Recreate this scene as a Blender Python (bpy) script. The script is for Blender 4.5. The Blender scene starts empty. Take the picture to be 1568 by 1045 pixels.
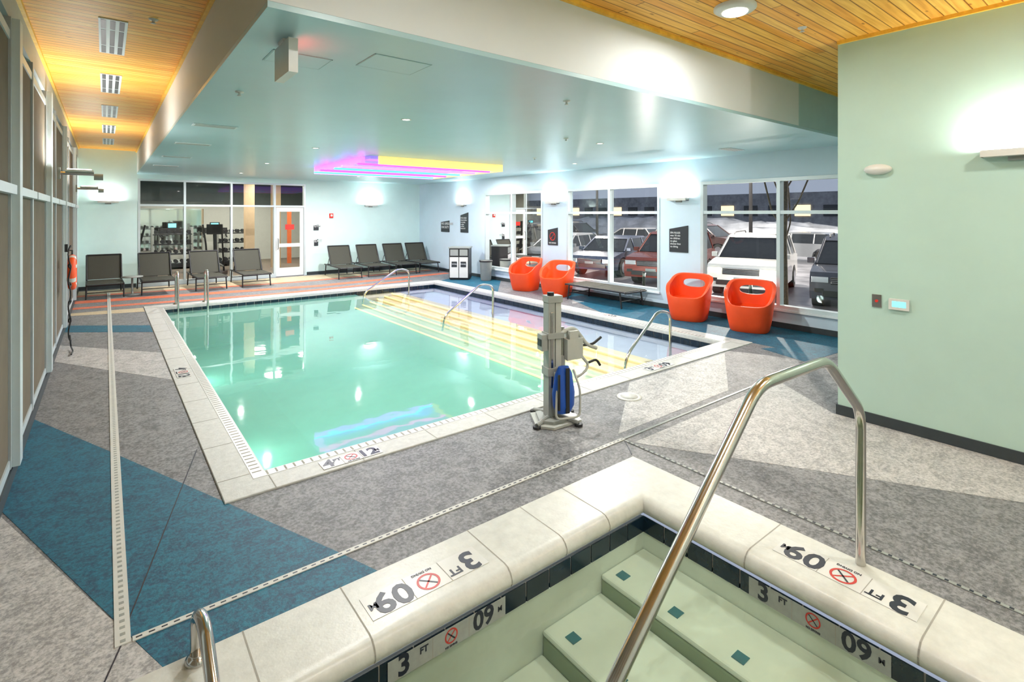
import bpy, math, random, bmesh
from mathutils import Matrix, Vector
random.seed(7)
scene=bpy.context.scene
PI=math.pi
# ------------------------------------------------------------------ materials
def newmat(name):
    m=bpy.data.materials.new(name); m.use_nodes=True
    nt=m.node_tree; 
    return m,nt,nt.nodes['Principled BSDF']
def mat(name,col,rough=.5,metal=0.0,emit=None,es=0.0,var=0.0,vscale=8.0,bump=0.0,bscale=60.0,spec=0.5,col2=None,coat=0.0):
    m,nt,p=newmat(name)
    p.inputs['Base Color'].default_value=(*col,1); p.inputs['Roughness'].default_value=rough
    p.inputs['Metallic'].default_value=metal; p.inputs['Specular IOR Level'].default_value=spec
    p.inputs['Coat Weight'].default_value=coat
    if emit: 
        p.inputs['Emission Color'].default_value=(*emit,1); p.inputs['Emission Strength'].default_value=es
    tc=nt.nodes.new('ShaderNodeTexCoord')
    if var>0:
        n=nt.nodes.new('ShaderNodeTexNoise'); n.inputs['Scale'].default_value=vscale; n.inputs['Detail'].default_value=6
        n.inputs['Roughness'].default_value=.65
        nt.links.new(tc.outputs['Object'],n.inputs['Vector'])
        r=nt.nodes.new('ShaderNodeValToRGB'); r.color_ramp.elements[0].position=.3; r.color_ramp.elements[1].position=.7
        a=[max(0,c*(1-var)) for c in col]; b=[min(1,c*(1+var)) for c in (col2 or col)]
        r.color_ramp.elements[0].color=(*a,1); r.color_ramp.elements[1].color=(*b,1)
        nt.links.new(n.outputs['Fac'],r.inputs['Fac']); nt.links.new(r.outputs['Color'],p.inputs['Base Color'])
    if bump>0:
        n=nt.nodes.new('ShaderNodeTexNoise'); n.inputs['Scale'].default_value=bscale; n.inputs['Detail'].default_value=3
        nt.links.new(tc.outputs['Object'],n.inputs['Vector'])
        b=nt.nodes.new('ShaderNodeBump'); b.inputs['Strength'].default_value=bump; b.inputs['Distance'].default_value=.01
        nt.links.new(n.outputs['Fac'],b.inputs['Height']); nt.links.new(b.outputs['Normal'],p.inputs['Normal'])
    return m
def sheetmat(name,tint,ior=1.33,rough=.02,bump=0.0,bscale=2.0,milky=None,mf=0.0):
    """thin transparent sheet with fresnel reflection"""
    m=bpy.data.materials.new(name); m.use_nodes=True; nt=m.node_tree; nt.nodes.clear()
    out=nt.nodes.new('ShaderNodeOutputMaterial'); mix=nt.nodes.new('ShaderNodeMixShader')
    tr=nt.nodes.new('ShaderNodeBsdfTransparent'); tr.inputs['Color'].default_value=(*tint,1)
    gl=nt.nodes.new('ShaderNodeBsdfGlossy'); gl.inputs['Roughness'].default_value=rough; gl.inputs['Color'].default_value=(1,1,1,1)
    fr=nt.nodes.new('ShaderNodeFresnel'); fr.inputs['IOR'].default_value=ior
    base=tr.outputs[0]
    if milky:
        d=nt.nodes.new('ShaderNodeBsdfDiffuse'); d.inputs['Color'].default_value=(*milky,1)
        mm=nt.nodes.new('ShaderNodeMixShader'); mm.inputs['Fac'].default_value=mf
        nt.links.new(tr.outputs[0],mm.inputs[1]); nt.links.new(d.outputs[0],mm.inputs[2]); base=mm.outputs[0]
    if bump>0:
        tc=nt.nodes.new('ShaderNodeTexCoord'); n=nt.nodes.new('ShaderNodeTexNoise'); n.inputs['Scale'].default_value=bscale; n.inputs['Detail'].default_value=2
        b=nt.nodes.new('ShaderNodeBump'); b.inputs['Strength'].default_value=bump; b.inputs['Distance'].default_value=.05
        nt.links.new(tc.outputs['Object'],n.inputs['Vector']); nt.links.new(n.outputs['Fac'],b.inputs['Height'])
        nt.links.new(b.outputs['Normal'],gl.inputs['Normal']); nt.links.new(b.outputs['Normal'],fr.inputs['Normal'])
    nt.links.new(fr.outputs[0],mix.inputs['Fac']); nt.links.new(base,mix.inputs[1]); nt.links.new(gl.outputs[0],mix.inputs[2])
    nt.links.new(mix.outputs[0],out.inputs['Surface']); return m

def woodmat():
    m,nt,p=newmat('pine_planks')
    tc=nt.nodes.new('ShaderNodeTexCoord')
    br=nt.nodes.new('ShaderNodeTexBrick'); br.inputs['Scale'].default_value=1; br.inputs['Brick Width'].default_value=2.3
    br.inputs['Row Height'].default_value=.085; br.inputs['Mortar Size'].default_value=.005; br.inputs['Mortar Smooth'].default_value=.3
    br.inputs['Color1'].default_value=(1.0,.60,.13,1); br.inputs['Color2'].default_value=(.95,.43,.06,1); br.inputs['Mortar'].default_value=(.36,.14,.015,1)
    br.offset=.37
    nt.links.new(tc.outputs['Object'],br.inputs['Vector'])
    mp=nt.nodes.new('ShaderNodeMapping'); mp.inputs['Scale'].default_value=(1.2,22,1)
    nt.links.new(tc.outputs['Object'],mp.inputs['Vector'])
    n=nt.nodes.new('ShaderNodeTexNoise'); n.inputs['Scale'].default_value=1.6; n.inputs['Detail'].default_value=6
    nt.links.new(mp.outputs[0],n.inputs['Vector'])
    r=nt.nodes.new('ShaderNodeValToRGB'); r.color_ramp.elements[0].position=.35; r.color_ramp.elements[0].color=(.80,.66,.48,1); r.color_ramp.elements[1].position=.6
    nt.links.new(n.outputs['Fac'],r.inputs['Fac'])
    mx=nt.nodes.new('ShaderNodeMixRGB'); mx.blend_type='MULTIPLY'; mx.inputs['Fac'].default_value=.9
    nt.links.new(br.outputs['Color'],mx.inputs[1]); nt.links.new(r.outputs[0],mx.inputs[2])
    mp2=nt.nodes.new('ShaderNodeMapping'); mp2.inputs['Scale'].default_value=(2.2,6,1); nt.links.new(tc.outputs['Object'],mp2.inputs['Vector'])
    v=nt.nodes.new('ShaderNodeTexVoronoi'); v.inputs['Scale'].default_value=1.5; nt.links.new(mp2.outputs[0],v.inputs['Vector'])
    r2=nt.nodes.new('ShaderNodeValToRGB'); r2.color_ramp.elements[0].position=.03; r2.color_ramp.elements[0].color=(.30,.13,.05,1); r2.color_ramp.elements[1].position=.11
    nt.links.new(v.outputs['Distance'],r2.inputs['Fac'])
    mx2=nt.nodes.new('ShaderNodeMixRGB'); mx2.blend_type='MULTIPLY'; mx2.inputs['Fac'].default_value=.85
    nt.links.new(mx.outputs[0],mx2.inputs[1]); nt.links.new(r2.outputs[0],mx2.inputs[2])
    nt.links.new(mx2.outputs[0],p.inputs['Base Color']); p.inputs['Roughness'].default_value=.5; p.inputs['Specular IOR Level'].default_value=.25
    return m
def deckmat(name,c1,c2):
    m,nt,p=newmat(name)
    tc=nt.nodes.new('ShaderNodeTexCoord')
    n=nt.nodes.new('ShaderNodeTexNoise'); n.inputs['Scale'].default_value=48; n.inputs['Detail'].default_value=5; n.inputs['Roughness'].default_value=.8
    n2=nt.nodes.new('ShaderNodeTexNoise'); n2.inputs['Scale'].default_value=9; n2.inputs['Detail'].default_value=5; n2.inputs['Distortion'].default_value=1.2
    nt.links.new(tc.outputs['Object'],n.inputs['Vector']); nt.links.new(tc.outputs['Object'],n2.inputs['Vector'])
    a=nt.nodes.new('ShaderNodeMath'); a.operation='MULTIPLY_ADD'; a.inputs[1].default_value=.72
    nt.links.new(n.outputs['Fac'],a.inputs[0])
    b=nt.nodes.new('ShaderNodeMath'); b.operation='MULTIPLY'; b.inputs[1].default_value=.28
    nt.links.new(n2.outputs['Fac'],b.inputs[0]); nt.links.new(b.outputs[0],a.inputs[2])
    r=nt.nodes.new('ShaderNodeValToRGB'); r.color_ramp.elements[0].position=.42; r.color_ramp.elements[1].position=.58
    r.color_ramp.elements[0].color=(*c1,1); r.color_ramp.elements[1].color=(*c2,1)
    nt.links.new(a.outputs[0],r.inputs['Fac']); nt.links.new(r.outputs[0],p.inputs['Base Color'])
    bp=nt.nodes.new('ShaderNodeBump'); bp.inputs['Strength'].default_value=.4; bp.inputs['Distance'].default_value=.006
    nt.links.new(a.outputs[0],bp.inputs['Height']); nt.links.new(bp.outputs[0],p.inputs['Normal'])
    p.inputs['Roughness'].default_value=.55
    return m

WOOD=woodmat()
TRIMW=mat('pine_trim',(.95,.50,.06),.5,var=.2,vscale=12)
MINT=mat('mint_paint',(.66,.76,.70),.55,var=.03,vscale=2)
SAGE=mat('sage_paint',(.47,.65,.565),.6,var=.03,vscale=2)
AQUA=mat('aqua_paint',(.66,.86,.84),.55,var=.03,vscale=2)
WINW=mat('window_wall_paint',(.56,.69,.79),.55,var=.03,vscale=2)
WHITEP=mat('white_paint',(.70,.75,.77),.55,var=.02,vscale=2)
SOFF=mat('soffit_paint',(.40,.61,.66),.30,var=.04,vscale=1.2,spec=.6)
SOFFE=mat('beam_teal_paint',(.38,.56,.58),.45,var=.03)
DECK=deckmat('deck_grey',(.092,.092,.096),(.26,.26,.265))
DECKL=deckmat('deck_light',(.25,.245,.24),(.54,.525,.51))
DECKT=deckmat('deck_teal',(.0,.045,.095),(.0,.135,.21))
DECKR=deckmat('deck_red',(.50,.10,.045),(.74,.20,.10))
DECKY=deckmat('deck_tan',(.42,.33,.2),(.6,.5,.33))
COP=mat('coping_stone',(.50,.50,.47),.5,var=.12,vscale=22,bump=.1,bscale=90)
TCOP=mat('tub_coping_stone',(.58,.585,.54),.35,var=.09,vscale=14,bump=.08,bscale=60)
GROUT=mat('grout',(.32,.31,.27),.8,var=.1)
NAVY=mat('navy_tile',(.005,.016,.03),.15,var=.4,vscale=10)
TEALT=mat('teal_tile',(.0,.12,.18),.2,var=.2)
TILEW=mat('marker_tile',(.62,.62,.59),.3,var=.03)
TILEG=mat('marker_tile_grey',(.31,.33,.31),.3,var=.1,vscale=20)
INK=mat('black_ink',(.012,.015,.03),.4,var=.1)
INKR=mat('red_ink',(.5,.03,.02),.4,var=.1)
PLT=mat('pool_plaster_turquoise',(.23,.52,.43),.6,var=.08,vscale=3)
CREAM=mat('pool_step_plaster',(.74,.66,.46),.6,var=.05,vscale=6)
SHAL=mat('pool_shelf_plaster',(.50,.55,.66),.6,var=.06,vscale=5)
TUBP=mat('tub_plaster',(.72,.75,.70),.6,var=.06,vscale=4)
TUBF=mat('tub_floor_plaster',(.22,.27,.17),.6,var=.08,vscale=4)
WATER=sheetmat('pool_water',(.76,.92,.88),1.33,.03,.045,2.2,milky=(.23,.50,.41),mf=.45)
SWATER=sheetmat('shallow_water',(.93,.96,.96),1.33,.02,.045,2.2)
TWATER=sheetmat('tub_water',(.84,.91,.83),1.33,.02,.15,5,milky=(.30,.37,.25),mf=.08)
GLASS=sheetmat('window_glass',(.93,.95,.95),1.30,.01)
STEEL=mat('stainless_steel',(.58,.56,.53),.18,1.0,var=.06,vscale=30)
ALU=mat('aluminium_frame',(.58,.66,.68),.4,.3,var=.03)
LFRAME=mat('frame_grey',(.40,.45,.47),.5,.1,var=.04)
TAUPE=mat('roller_shade_taupe',(.16,.135,.10),.85,var=.1,vscale=3,spec=.1)
BLACK=mat('black_metal',(.02,.02,.022),.45,.2,var=.1)
BASEB=mat('baseboard_rubber',(.035,.045,.05),.5,var=.1)
SLING=mat('sling_mesh',(.050,.050,.036),.75,var=.25,vscale=150,bump=.3,bscale=300)
ORANGE=mat('orange_plastic',(.88,.075,.008),.42,var=.05,vscale=4)
WPLAST=mat('white_plastic',(.68,.68,.64),.35,var=.03)
LPLAST=mat('lift_powdercoat',(.30,.31,.285),.4,var=.05)
LPLAST2=mat('lift_cover',(.43,.44,.40),.4,var=.05)
GPLAST=mat('grey_plastic',(.28,.30,.28),.4,var=.06)
BLUE=mat('blue_vinyl',(.01,.08,.42),.45,var=.12)
SIGN=mat('sign_black',(.02,.025,.03),.5,var=.1)
SIGNT=mat('sign_lettering',(.55,.57,.57),.5,var=.02)
RED=mat('red_plastic',(.7,.03,.02),.4,var=.05)
ORL=mat('lifebuoy_orange',(.9,.10,.02),.5,var=.05)
def em(name,c,s): return mat(name,c,.5,emit=c,es=s,var=0.02)
E_W=em('lamp_diffuser',(1,.95,.85),5)
E_Y=em('led_step_yellow',(1,.76,.18),1.9)
E_M=em('neon_magenta',(1,.05,.75),1.9)
E_C=em('neon_cyan',(.05,.55,1),1.9)
E_P=em('neon_violet',(.40,.12,1),2.2)
E_YB=em('neon_panel_yellow',(1,.70,.25),.42)
E_R=em('exit_red',(1,.03,.02),10)
E_S=em('screen_cyan',(.15,.75,.85),1.0)
E_H=em('headlight_glow',(1,.9,.6),3)
E_WIN=em('lit_window',(1,.75,.4),.9)

# ------------------------------------------------------------------ builder
def fillet(pts,rad,seg=6):
    P=[Vector(p) for p in pts]; out=[P[0]]
    for i in range(1,len(P)-1):
        a,b,c=P[i-1],P[i],P[i+1]
        r=min(rad,(a-b).length*.48,(c-b).length*.48)
        s=b+(a-b).normalized()*r; e=b+(c-b).normalized()*r
        for k in range(seg+1):
            t=k/seg; out.append(s*(1-t)**2+b*2*t*(1-t)+e*t*t)
    out.append(P[-1]); return out
class B:
    def __init__(s): s.v=[];s.f=[];s.m=[];s.sm=[];s.mats=[];s.M=Matrix.Identity(4)
    def add(s,vs,fs,mt,smooth=False):
        if mt not in s.mats: s.mats.append(mt)
        k=s.mats.index(mt); o=len(s.v)
        s.v+= [s.M@Vector(v) for v in vs]
        for f in fs: s.f.append([i+o for i in f]); s.m.append(k); s.sm.append(smooth)
        return s
    def box(s,x0,x1,y0,y1,z0,z1,mt):
        vs=[(x,y,z) for z in (z0,z1) for y in (y0,y1) for x in (x0,x1)]
        return s.add(vs,[(0,2,3,1),(4,5,7,6),(0,1,5,4),(2,6,7,3),(0,4,6,2),(1,3,7,5)],mt)
    def cbox(s,c,d,mt): 
        return s.box(c[0]-d[0]/2,c[0]+d[0]/2,c[1]-d[1]/2,c[1]+d[1]/2,c[2]-d[2]/2,c[2]+d[2]/2,mt)
    def loft(s,loops,mt,smooth=False,cap=True,closed=True):
        n=len(loops[0]); vs=[p for l in loops for p in l]; fs=[]
        for i in range(len(loops)-1):
            for j in range(n if closed else n-1):
                k=(j+1)%n; fs.append((i*n+j,i*n+k,(i+1)*n+k,(i+1)*n+j))
        s.add(vs,fs,mt,smooth)
        if cap:
            s.add(loops[0],[tuple(range(n))[::-1]],mt); s.add(loops[-1],[tuple(range(n))],mt)
        return s
    def prism(s,poly,z0,z1,mt):
        a=sum(poly[i][0]*poly[(i+1)%len(poly)][1]-poly[(i+1)%len(poly)][0]*poly[i][1] for i in range(len(poly)))
        if a<0: poly=poly[::-1]
        return s.loft([[(x,y,z0) for x,y in poly],[(x,y,z1) for x,y in poly]],mt)
    def cyl(s,p0,p1,r,mt,n=16,r1=None,cap=True):
        p0=Vector(p0);p1=Vector(p1); r1=r if r1 is None else r1
        q=(p1-p0).normalized().to_track_quat('Z','Y'); L=[]
        for p,rr in((p0,r),(p1,r1)):
            L.append([p+q@Vector((rr*math.cos(2*PI*i/n),rr*math.sin(2*PI*i/n),0)) for i in range(n)])
        return s.loft(L,mt,True,cap)
    def tube(s,pts,r,mt,n=12,rad=.0,closed=False):
        P=fillet(pts,rad) if rad>0 else [Vector(p) for p in pts]
        Q=[P[0]]
        for p in P[1:]:
            if (p-Q[-1]).length>1e-5: Q.append(p)
        P=Q; L=[]; up=None
        for i,p in enumerate(P):
            if closed: t=(P[(i+1)%len(P)]-P[i-1]).normalized()
            else: t=(P[min(i+1,len(P)-1)]-P[max(i-1,0)]).normalized()
            if up is None:
                up=Vector((0,0,1)) if abs(t.z)<.9 else Vector((1,0,0))
            a=t.cross(up).normalized(); up=a.cross(t).normalized()
            L.append([p+a*r*math.cos(2*PI*k/n)+up*r*math.sin(2*PI*k/n) for k in range(n)])
        if closed: L.append(L[0]); return s.loft(L,mt,True,False)
        return s.loft(L,mt,True,True)
    def lathe(s,prof,mt,c=(0,0,0),n=24,cap=True):
        L=[[(c[0]+r*math.cos(2*PI*i/n),c[1]+r*math.sin(2*PI*i/n),c[2]+z) for i in range(n)] for r,z in prof]
        return s.loft(L,mt,True,cap)
    def text(s,body,size,mt,M,ext=.0008,al='CENTER'):
        c=bpy.data.curves.new('t','FONT'); c.body=body; c.size=size; c.extrude=ext; c.align_x=al; c.align_y='CENTER'; c.resolution_u=3; c.offset=size*.026
        o=bpy.data.objects.new('t',c); scene.collection.objects.link(o)
        dg=bpy.context.evaluated_depsgraph_get(); dg.update()
        me=bpy.data.meshes.new_from_object(o.evaluated_get(dg))
        vs=[M@v.co for v in me.vertices]; fs=[tuple(p.vertices) for p in me.polygons]
        bpy.data.objects.remove(o); bpy.data.curves.remove(c); bpy.data.meshes.remove(me)
        return s.add(vs,fs,mt)
    def ring(s,c,r0,r1,z,mt,M,n=28):
        a=[M@Vector((c[0]+r0*math.cos(2*PI*i/n),c[1]+r0*math.sin(2*PI*i/n),z)) for i in range(n)]
        b=[M@Vector((c[0]+r1*math.cos(2*PI*i/n),c[1]+r1*math.sin(2*PI*i/n),z)) for i in range(n)]
        return s.add(a+b,[(i,(i+1)%n,n+(i+1)%n,n+i) for i in range(n)],mt)
    def done(s,name,loc=None,rot=0,scale=1,bevel=0,parent=None,seg=2,keep=False):
        if loc is None and not keep:
            xs=[v.x for v in s.v];ys=[v.y for v in s.v];zs=[v.z for v in s.v]
            c=Vector(((min(xs)+max(xs))/2,(min(ys)+max(ys))/2,min(zs)))
            s.v=[v-c for v in s.v]; loc=c
        me=bpy.data.meshes.new(name); me.from_pydata([tuple(v) for v in s.v],[],s.f)
        for m_ in s.mats: me.materials.append(m_)
        for p,k,sm in zip(me.polygons,s.m,s.sm): p.material_index=k; p.use_smooth=sm
        me.update()
        o=bpy.data.objects.new(name,me); scene.collection.objects.link(o)
        if loc is not None: o.location=loc
        o.rotation_euler=(0,0,rot); o.scale=(scale,)*3
        if bevel>0:
            b=o.modifiers.new('bevel','BEVEL'); b.width=bevel; b.segments=seg; b.limit_method='ANGLE'; b.angle_limit=math.radians(40)
        if parent: o.parent=parent
        return o
def RZ(a): return Matrix.Rotation(a,4,'Z')
def T(x,y,z): return Matrix.Translation((x,y,z))

# ------------------------------------------------------------------ dims
XL,XR=-.5,8.4; YN,YF=-2.2,15.8; ZC=3.35; ZS=2.8; SX,SY=.614,2.69
PX0,PX1,PY0,PY1=.58,7.1,3.62,12.3; CW=.3
TX0,TX1,TY0,TY1=-.16,3.06,-1.52,2.46; TC=.42
GX,GY=5.18,1.86
# ------------------------------------------------------------------ floor
b=B(); xs=[XL,TX0,PX0,TX1,PX1,XR]; ys=[YN,TY0,TY1,PY0,PY1,YF]
for i in range(5):
    for j in range(5):
        x0,x1,y0,y1=xs[i],xs[i+1],ys[j],ys[j+1]
        if x0>=TX0 and x1<=TX1 and y0>=TY0 and y1<=TY1: continue
        if x0>=PX0 and x1<=PX1 and y0>=PY0 and y1<=PY1: continue
        b.box(x0,x1,y0,y1,-.12,0,DECK)
b.done('floor')
def inlay(name,polys,m,z=.002):
    b=B()
    for p in polys: b.prism(p,-.001,z,m)
    return b.done(name)
inlay('floor_inlay_teal',[[(-.49,6.15),(.03,4.96),(.97,2.75),(1.08,2.47),(.18,2.47),(-.49,4.36)],
   [(-.49,11.0),(.57,10.2),(.57,9.6),(-.49,10.4)],
   [(7.11,3.3),(7.11,6.4),(8.39,9.4),(8.39,2.6),(6.7,2.75),(6.9,3.4)],
   [(7.11,9.6),(7.11,12.2),(8.39,13.0),(8.39,11.2)],
   [(-.49,13.0),(3.0,12.55),(3.0,12.4),(-.49,12.75)]],DECKT)
inlay('floor_inlay_light',[[(-.49,9.4),(.57,8.1),(.57,6.7),(-.49,8.4)],
   [(3.27,2.62),(4.5,.58),(5.17,-.6),(5.17,1.9),(5.7,2.62)],
   [(.3,2.47),(.18,2.47),(-.49,4.3),(-.49,2.47)],
   [(-.49,2.46),(-.17,2.46),(-.17,-2),(-.49,-2)],
   [(3.3,2.8),(5.0,2.8),(6.3,3.58),(4.4,3.58)]],DECKL,.0015)
inlay('floor_inlay_red',[[(-.49,13.55),(4.2,13.05),(8.2,13.5),(8.2,13.8),(4.2,13.38),(-.49,13.95)],
   [(-.49,12.75),(3,12.36),(6.5,12.62),(6.5,12.85),(3,12.58),(-.49,13.0)],
   [(-.49,14.6),(4,14.2),(8.2,14.6),(8.2,14.8),(4,14.4),(-.49,14.85)]],DECKR,.003)
inlay('floor_inlay_tan',[[(-.49,15.6),(8.3,15.6),(8.3,14.9),(3,14.4),(-.49,14.9)],
   [(-.49,12.3),(.57,12.2),(.57,11.7),(-.49,12.0)]],DECKY,.0015)
# drains
b=B()
DR=mat('drain_pvc',(.56,.56,.52),.5,var=.05)
def drain(x0,x1,y0,y1):
    b.box(x0,x1,y0,y1,0.001,.006,DR)
    L=max(x1-x0,y1-y0); n=int(L/.045)
    for i in range(n):
        t=(i+.5)*L/n
        if x1-x0>y1-y0: b.box(x0+t-.011,x0+t+.011,y0+.012,y1-.012,.0055,.0066,INK)
        else: b.box(x0+.018,x1-.018,y0+t-.009,y0+t+.009,.0055,.0066,GPLAST)
drain(.03,.085,2.70,15.0)
drain(.09,3.26,2.695,2.727)
b.box(3.265,6.6,2.70,2.72,.001,.005,GPLAST)
b.box(3.235,3.255,-1.5,2.685,.001,.005,GPLAST)
for i in range(90): b.box(3.238,3.252,-1.5+i*.0465-.008,-1.5+i*.0465+.008,.005,.0062,INK)
b.done('floor_drain')
b=B()
for (x0,y0,x1,y1) in [(.08,2.85,.55,4.6),(3.1,2.5,3.24,2.68),(-.17,2.0,.05,2.7)]:
    d=Vector((x1-x0,y1-y0,0)).normalized(); n=Vector((-d.y,d.x,0))*.003
    b.prism([(x0+n.x,y0+n.y),(x1+n.x,y1+n.y),(x1-n.x,y1-n.y),(x0-n.x,y0-n.y)],.0,.0032,INK)
b.done('floor_joint')
b=B(); b.lathe([(.12,0),(.12,.006),(.1,.007),(.001,.007)],DR,(4.05,3.3,.001)); b.lathe([(.085,0),(.085,.009),(.001,.009)],COP,(4.05,3.3,.001)); b.done('skimmer_lid')

# ------------------------------------------------------------------ walls
t=.2
b=B()
OX0,OX1,OZ=.63,4.65,2.68
b.box(XL-t,OX0,YF,YF+t,0,ZC,AQUA); b.box(OX1,XR+t,YF,YF+t,0,ZC,AQUA); b.box(OX0,OX1,YF,YF+t,OZ,ZC,AQUA)
b.done('wall_back')
WR=[(11.95,9.5),(8.66,6.1),(5.23,2.5)]
WZ0,WZ1=.3,2.38
b=B()
b.box(XR,XR+t,GY,YF,0,WZ0,WINW); b.box(XR,XR+t,GY,YF,WZ1,ZC,WINW)
ysr=[YF]+[v for w in WR for v in w]+[GY]
for i in range(0,len(ysr),2): b.box(XR,XR+t,ysr[i+1],ysr[i],WZ0,WZ1,WINW)
b.done('wall_right')
b=B(); b.box(GX,XR+t,YN,GY,0,ZC,SAGE); b.done('wall_near_right')
b=B(); b.box(XL-t,XR+t,YN-t,YN,0,ZC,MINT); b.done('wall_behind')
b=B(); b.box(XL-t,XL,YN,YF,0,.12,WHITEP); b.box(XL-t,XL,YN,YF,ZC-.25,ZC,LFRAME); b.box(XL-t-.05,XL-t,YN,YF,0.12,ZC-.25,TAUPE)
b.box(XL-t,XL,14.9,YF,.12,ZC-.25,AQUA)
b.done('wall_left')
b=B(); b.box(XL-t,XR+t,YN-t,YF+t,ZC,ZC+.15,WOOD); b.done('ceiling')
b=B(); b.box(SX,XR,SY,YF,ZS,ZS+.03,SOFF); b.done('ceiling_soffit')
b=B(); b.box(SX,6.35,SY,SY+.05,ZS+.031,ZC-.001,WHITEP); b.box(6.35,XR-.001,SY,SY+.05,ZS+.031,ZC-.001,SOFFE); b.done('soffit_fascia_front')
b=B(); b.box(SX,SX+.05,SY+.051,YF-.001,ZS+.031,ZC-.001,WHITEP)
b.done('soffit_fascia_side')
b=B()
b.box(SX-.03,SX-.001,SY-.03,YF,ZC-.03,ZC,TRIMW); b.box(SX,XR,SY-.03,SY-.001,ZC-.03,ZC,TRIMW)
b.box(GX-.025,GX,YN,GY,ZC-.03,ZC,TRIMW); b.box(XL,XL+.025,YN,YF,ZC-.03,ZC,TRIMW); b.done('trim_1')
b=B(); b.box(GX-.012,GX,YN,GY+.012,0.003,.09,BASEB); b.box(GX,XR,GY,GY+.012,.003,.09,BASEB); b.done('baseboard_near_right')
b=B(); b.box(OX1+.03,XR,YF-.012,YF,.003,.09,BASEB); b.box(XL,OX0-.03,YF-.012,YF,.003,.09,BASEB); b.done('baseboard_back')
b=B(); b.box(XL,XL+.012,YN,YF-.02,.003,.1,BASEB); b.done('baseboard_left')
b=B(); b.box(XR-.012,XR,GY+.02,YF-.02,.003,.09,BASEB); b.done('baseboard_right')
# ------------------------------------------------------------------ right windows
for i,(ya,yb) in enumerate(WR):
    b=B(); y0,y1=yb,ya; x0,x1=XR-.01,XR+.12; w=.055
    b.box(x0,x1,y0,y0+w,WZ0,WZ1,ALU); b.box(x0,x1,y1-w,y1,WZ0,WZ1,ALU)
    b.box(x0,x1,y0+w,y1-w,WZ0,WZ0+w,ALU); b.box(x0,x1,y0+w,y1-w,WZ1-w,WZ1,ALU)
    ym=(y0+y1)/2; zt=1.83
    b.box(x0,x1,ym-w/2,ym+w/2,WZ0+w,WZ1-w,ALU)
    b.box(x0+.005,x1-.005,y0+w,ym-w/2,zt-w/2,zt+w/2,ALU); b.box(x0+.005,x1-.005,ym+w/2,y1-w,zt-w/2,zt+w/2,ALU)
    xm=XR+.055
    for (a,c) in ((y0+w,ym-w/2),(ym+w/2,y1-w)):
        for (d,e) in ((WZ0+w,zt-w/2),(zt+w/2,WZ1-w)):
            b.add([(xm,a,d),(xm,c,d),(xm,c,e),(xm,a,e)],[(0,1,2,3)],GLASS)
    b.box(XR-.05,XR-.011,y0-.02,y1+.02,WZ0-.03,WZ0,WHITEP)
    b.done('window_%d'%(i+1))
# back glazing
b=B(); y0,y1=YF-.01,YF+.13; w=.05
MX=[OX0,1.62,2.70,3.80,OX1]
for k,x in enumerate(MX):
    a=x if k==0 else x-w/2
    if k==4: a=x-w
    b.box(a,a+w,y0,y1,0,OZ,ALU)
zt=2.0
for k in range(4):
    a=MX[k]+(w if k==0 else w/2); c=MX[k+1]-(w if k==3 else w/2)
    b.box(a,c,y0,y1,OZ-w,OZ,ALU); b.box(a,c,y0+.005,y1-.005,zt,zt+w,ALU)
    ym=YF+.06
    b.add([(a,ym,zt+w),(c,ym,zt+w),(c,ym,OZ-w),(a,ym,OZ-w)],[(0,1,2,3)],GLASS)
    if k<3:
        b.box(a,c,y0,y1,0,.1,ALU); b.add([(a,ym,.1),(c,ym,.1),(c,ym,zt),(a,ym,zt)],[(0,1,2,3)],GLASS)
b.done('window_4')
b=B(); a,c=MX[3]+w/2+.005,MX[4]-w-.005; y0,y1=YF+.02,YF+.07
DW=mat('door_white',(.70,.73,.73),.4,var=.02)
b.box(a,a+.1,y0,y1,.01,1.99,DW); b.box(c-.1,c,y0,y1,.01,1.99,DW); b.box(a+.1,c-.1,y0,y1,.01,.25,DW); b.box(a+.1,c-.1,y0,y1,1.87,1.99,DW); b.box(a+.1,c-.1,y0,y1,.85,.95,DW)
for d,e in((.25,.85),(.95,1.87)): b.add([(a+.1,YF+.045,d),(c-.1,YF+.045,d),(c-.1,YF+.045,e),(a+.1,YF+.045,e)],[(0,1,2,3)],GLASS)
b.box(a+.26,c-.26,YF+.03,YF+.04,1.35,1.5,RED)
b.tube([(a+.05,y0,.8),(a+.05,y0-.06,.8),(a+.05,y0-.06,1.1),(a+.05,y0,1.1)],.012,STEEL,8,.02)
b.done('door_1')
# left glazing with drawn shades
b=B(); x0,x1=XL-.12,XL+.012
yy=[-2.1,-.6,.9,2.3,3.55,4.75,6.05,7.35,8.7,10.1,11.6,13.2,14.85]
for i,y in enumerate(yy): 
    b.box(x0,x1,y-.04,y+.04,.12,ZC-.25,LFRAME)
    if i%2: b.box(x1,x1+.04,y+.0,y+.14,.12,ZC-.25,ALU)
for k in range(len(yy)-1):
    a,c=yy[k]+.04,yy[k+1]-.04
    for z in (.12,1.93,2.95): b.box(x0,x1-.005 if z!=1.93 else x1+.03,a,c,z,z+.06,ALU)
    b.box(XL-.012,XL-.002,a+.005,c-.005,.18,1.93,TAUPE); b.box(XL-.012,XL-.002,a+.005,c-.005,1.99,2.95,TAUPE)
    b.add([(XL-.06,a,.18),(XL-.06,c,.18),(XL-.06,c,2.95),(XL-.06,a,2.95)],[(0,1,2,3)],GLASS)
b.done('window_5')

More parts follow.
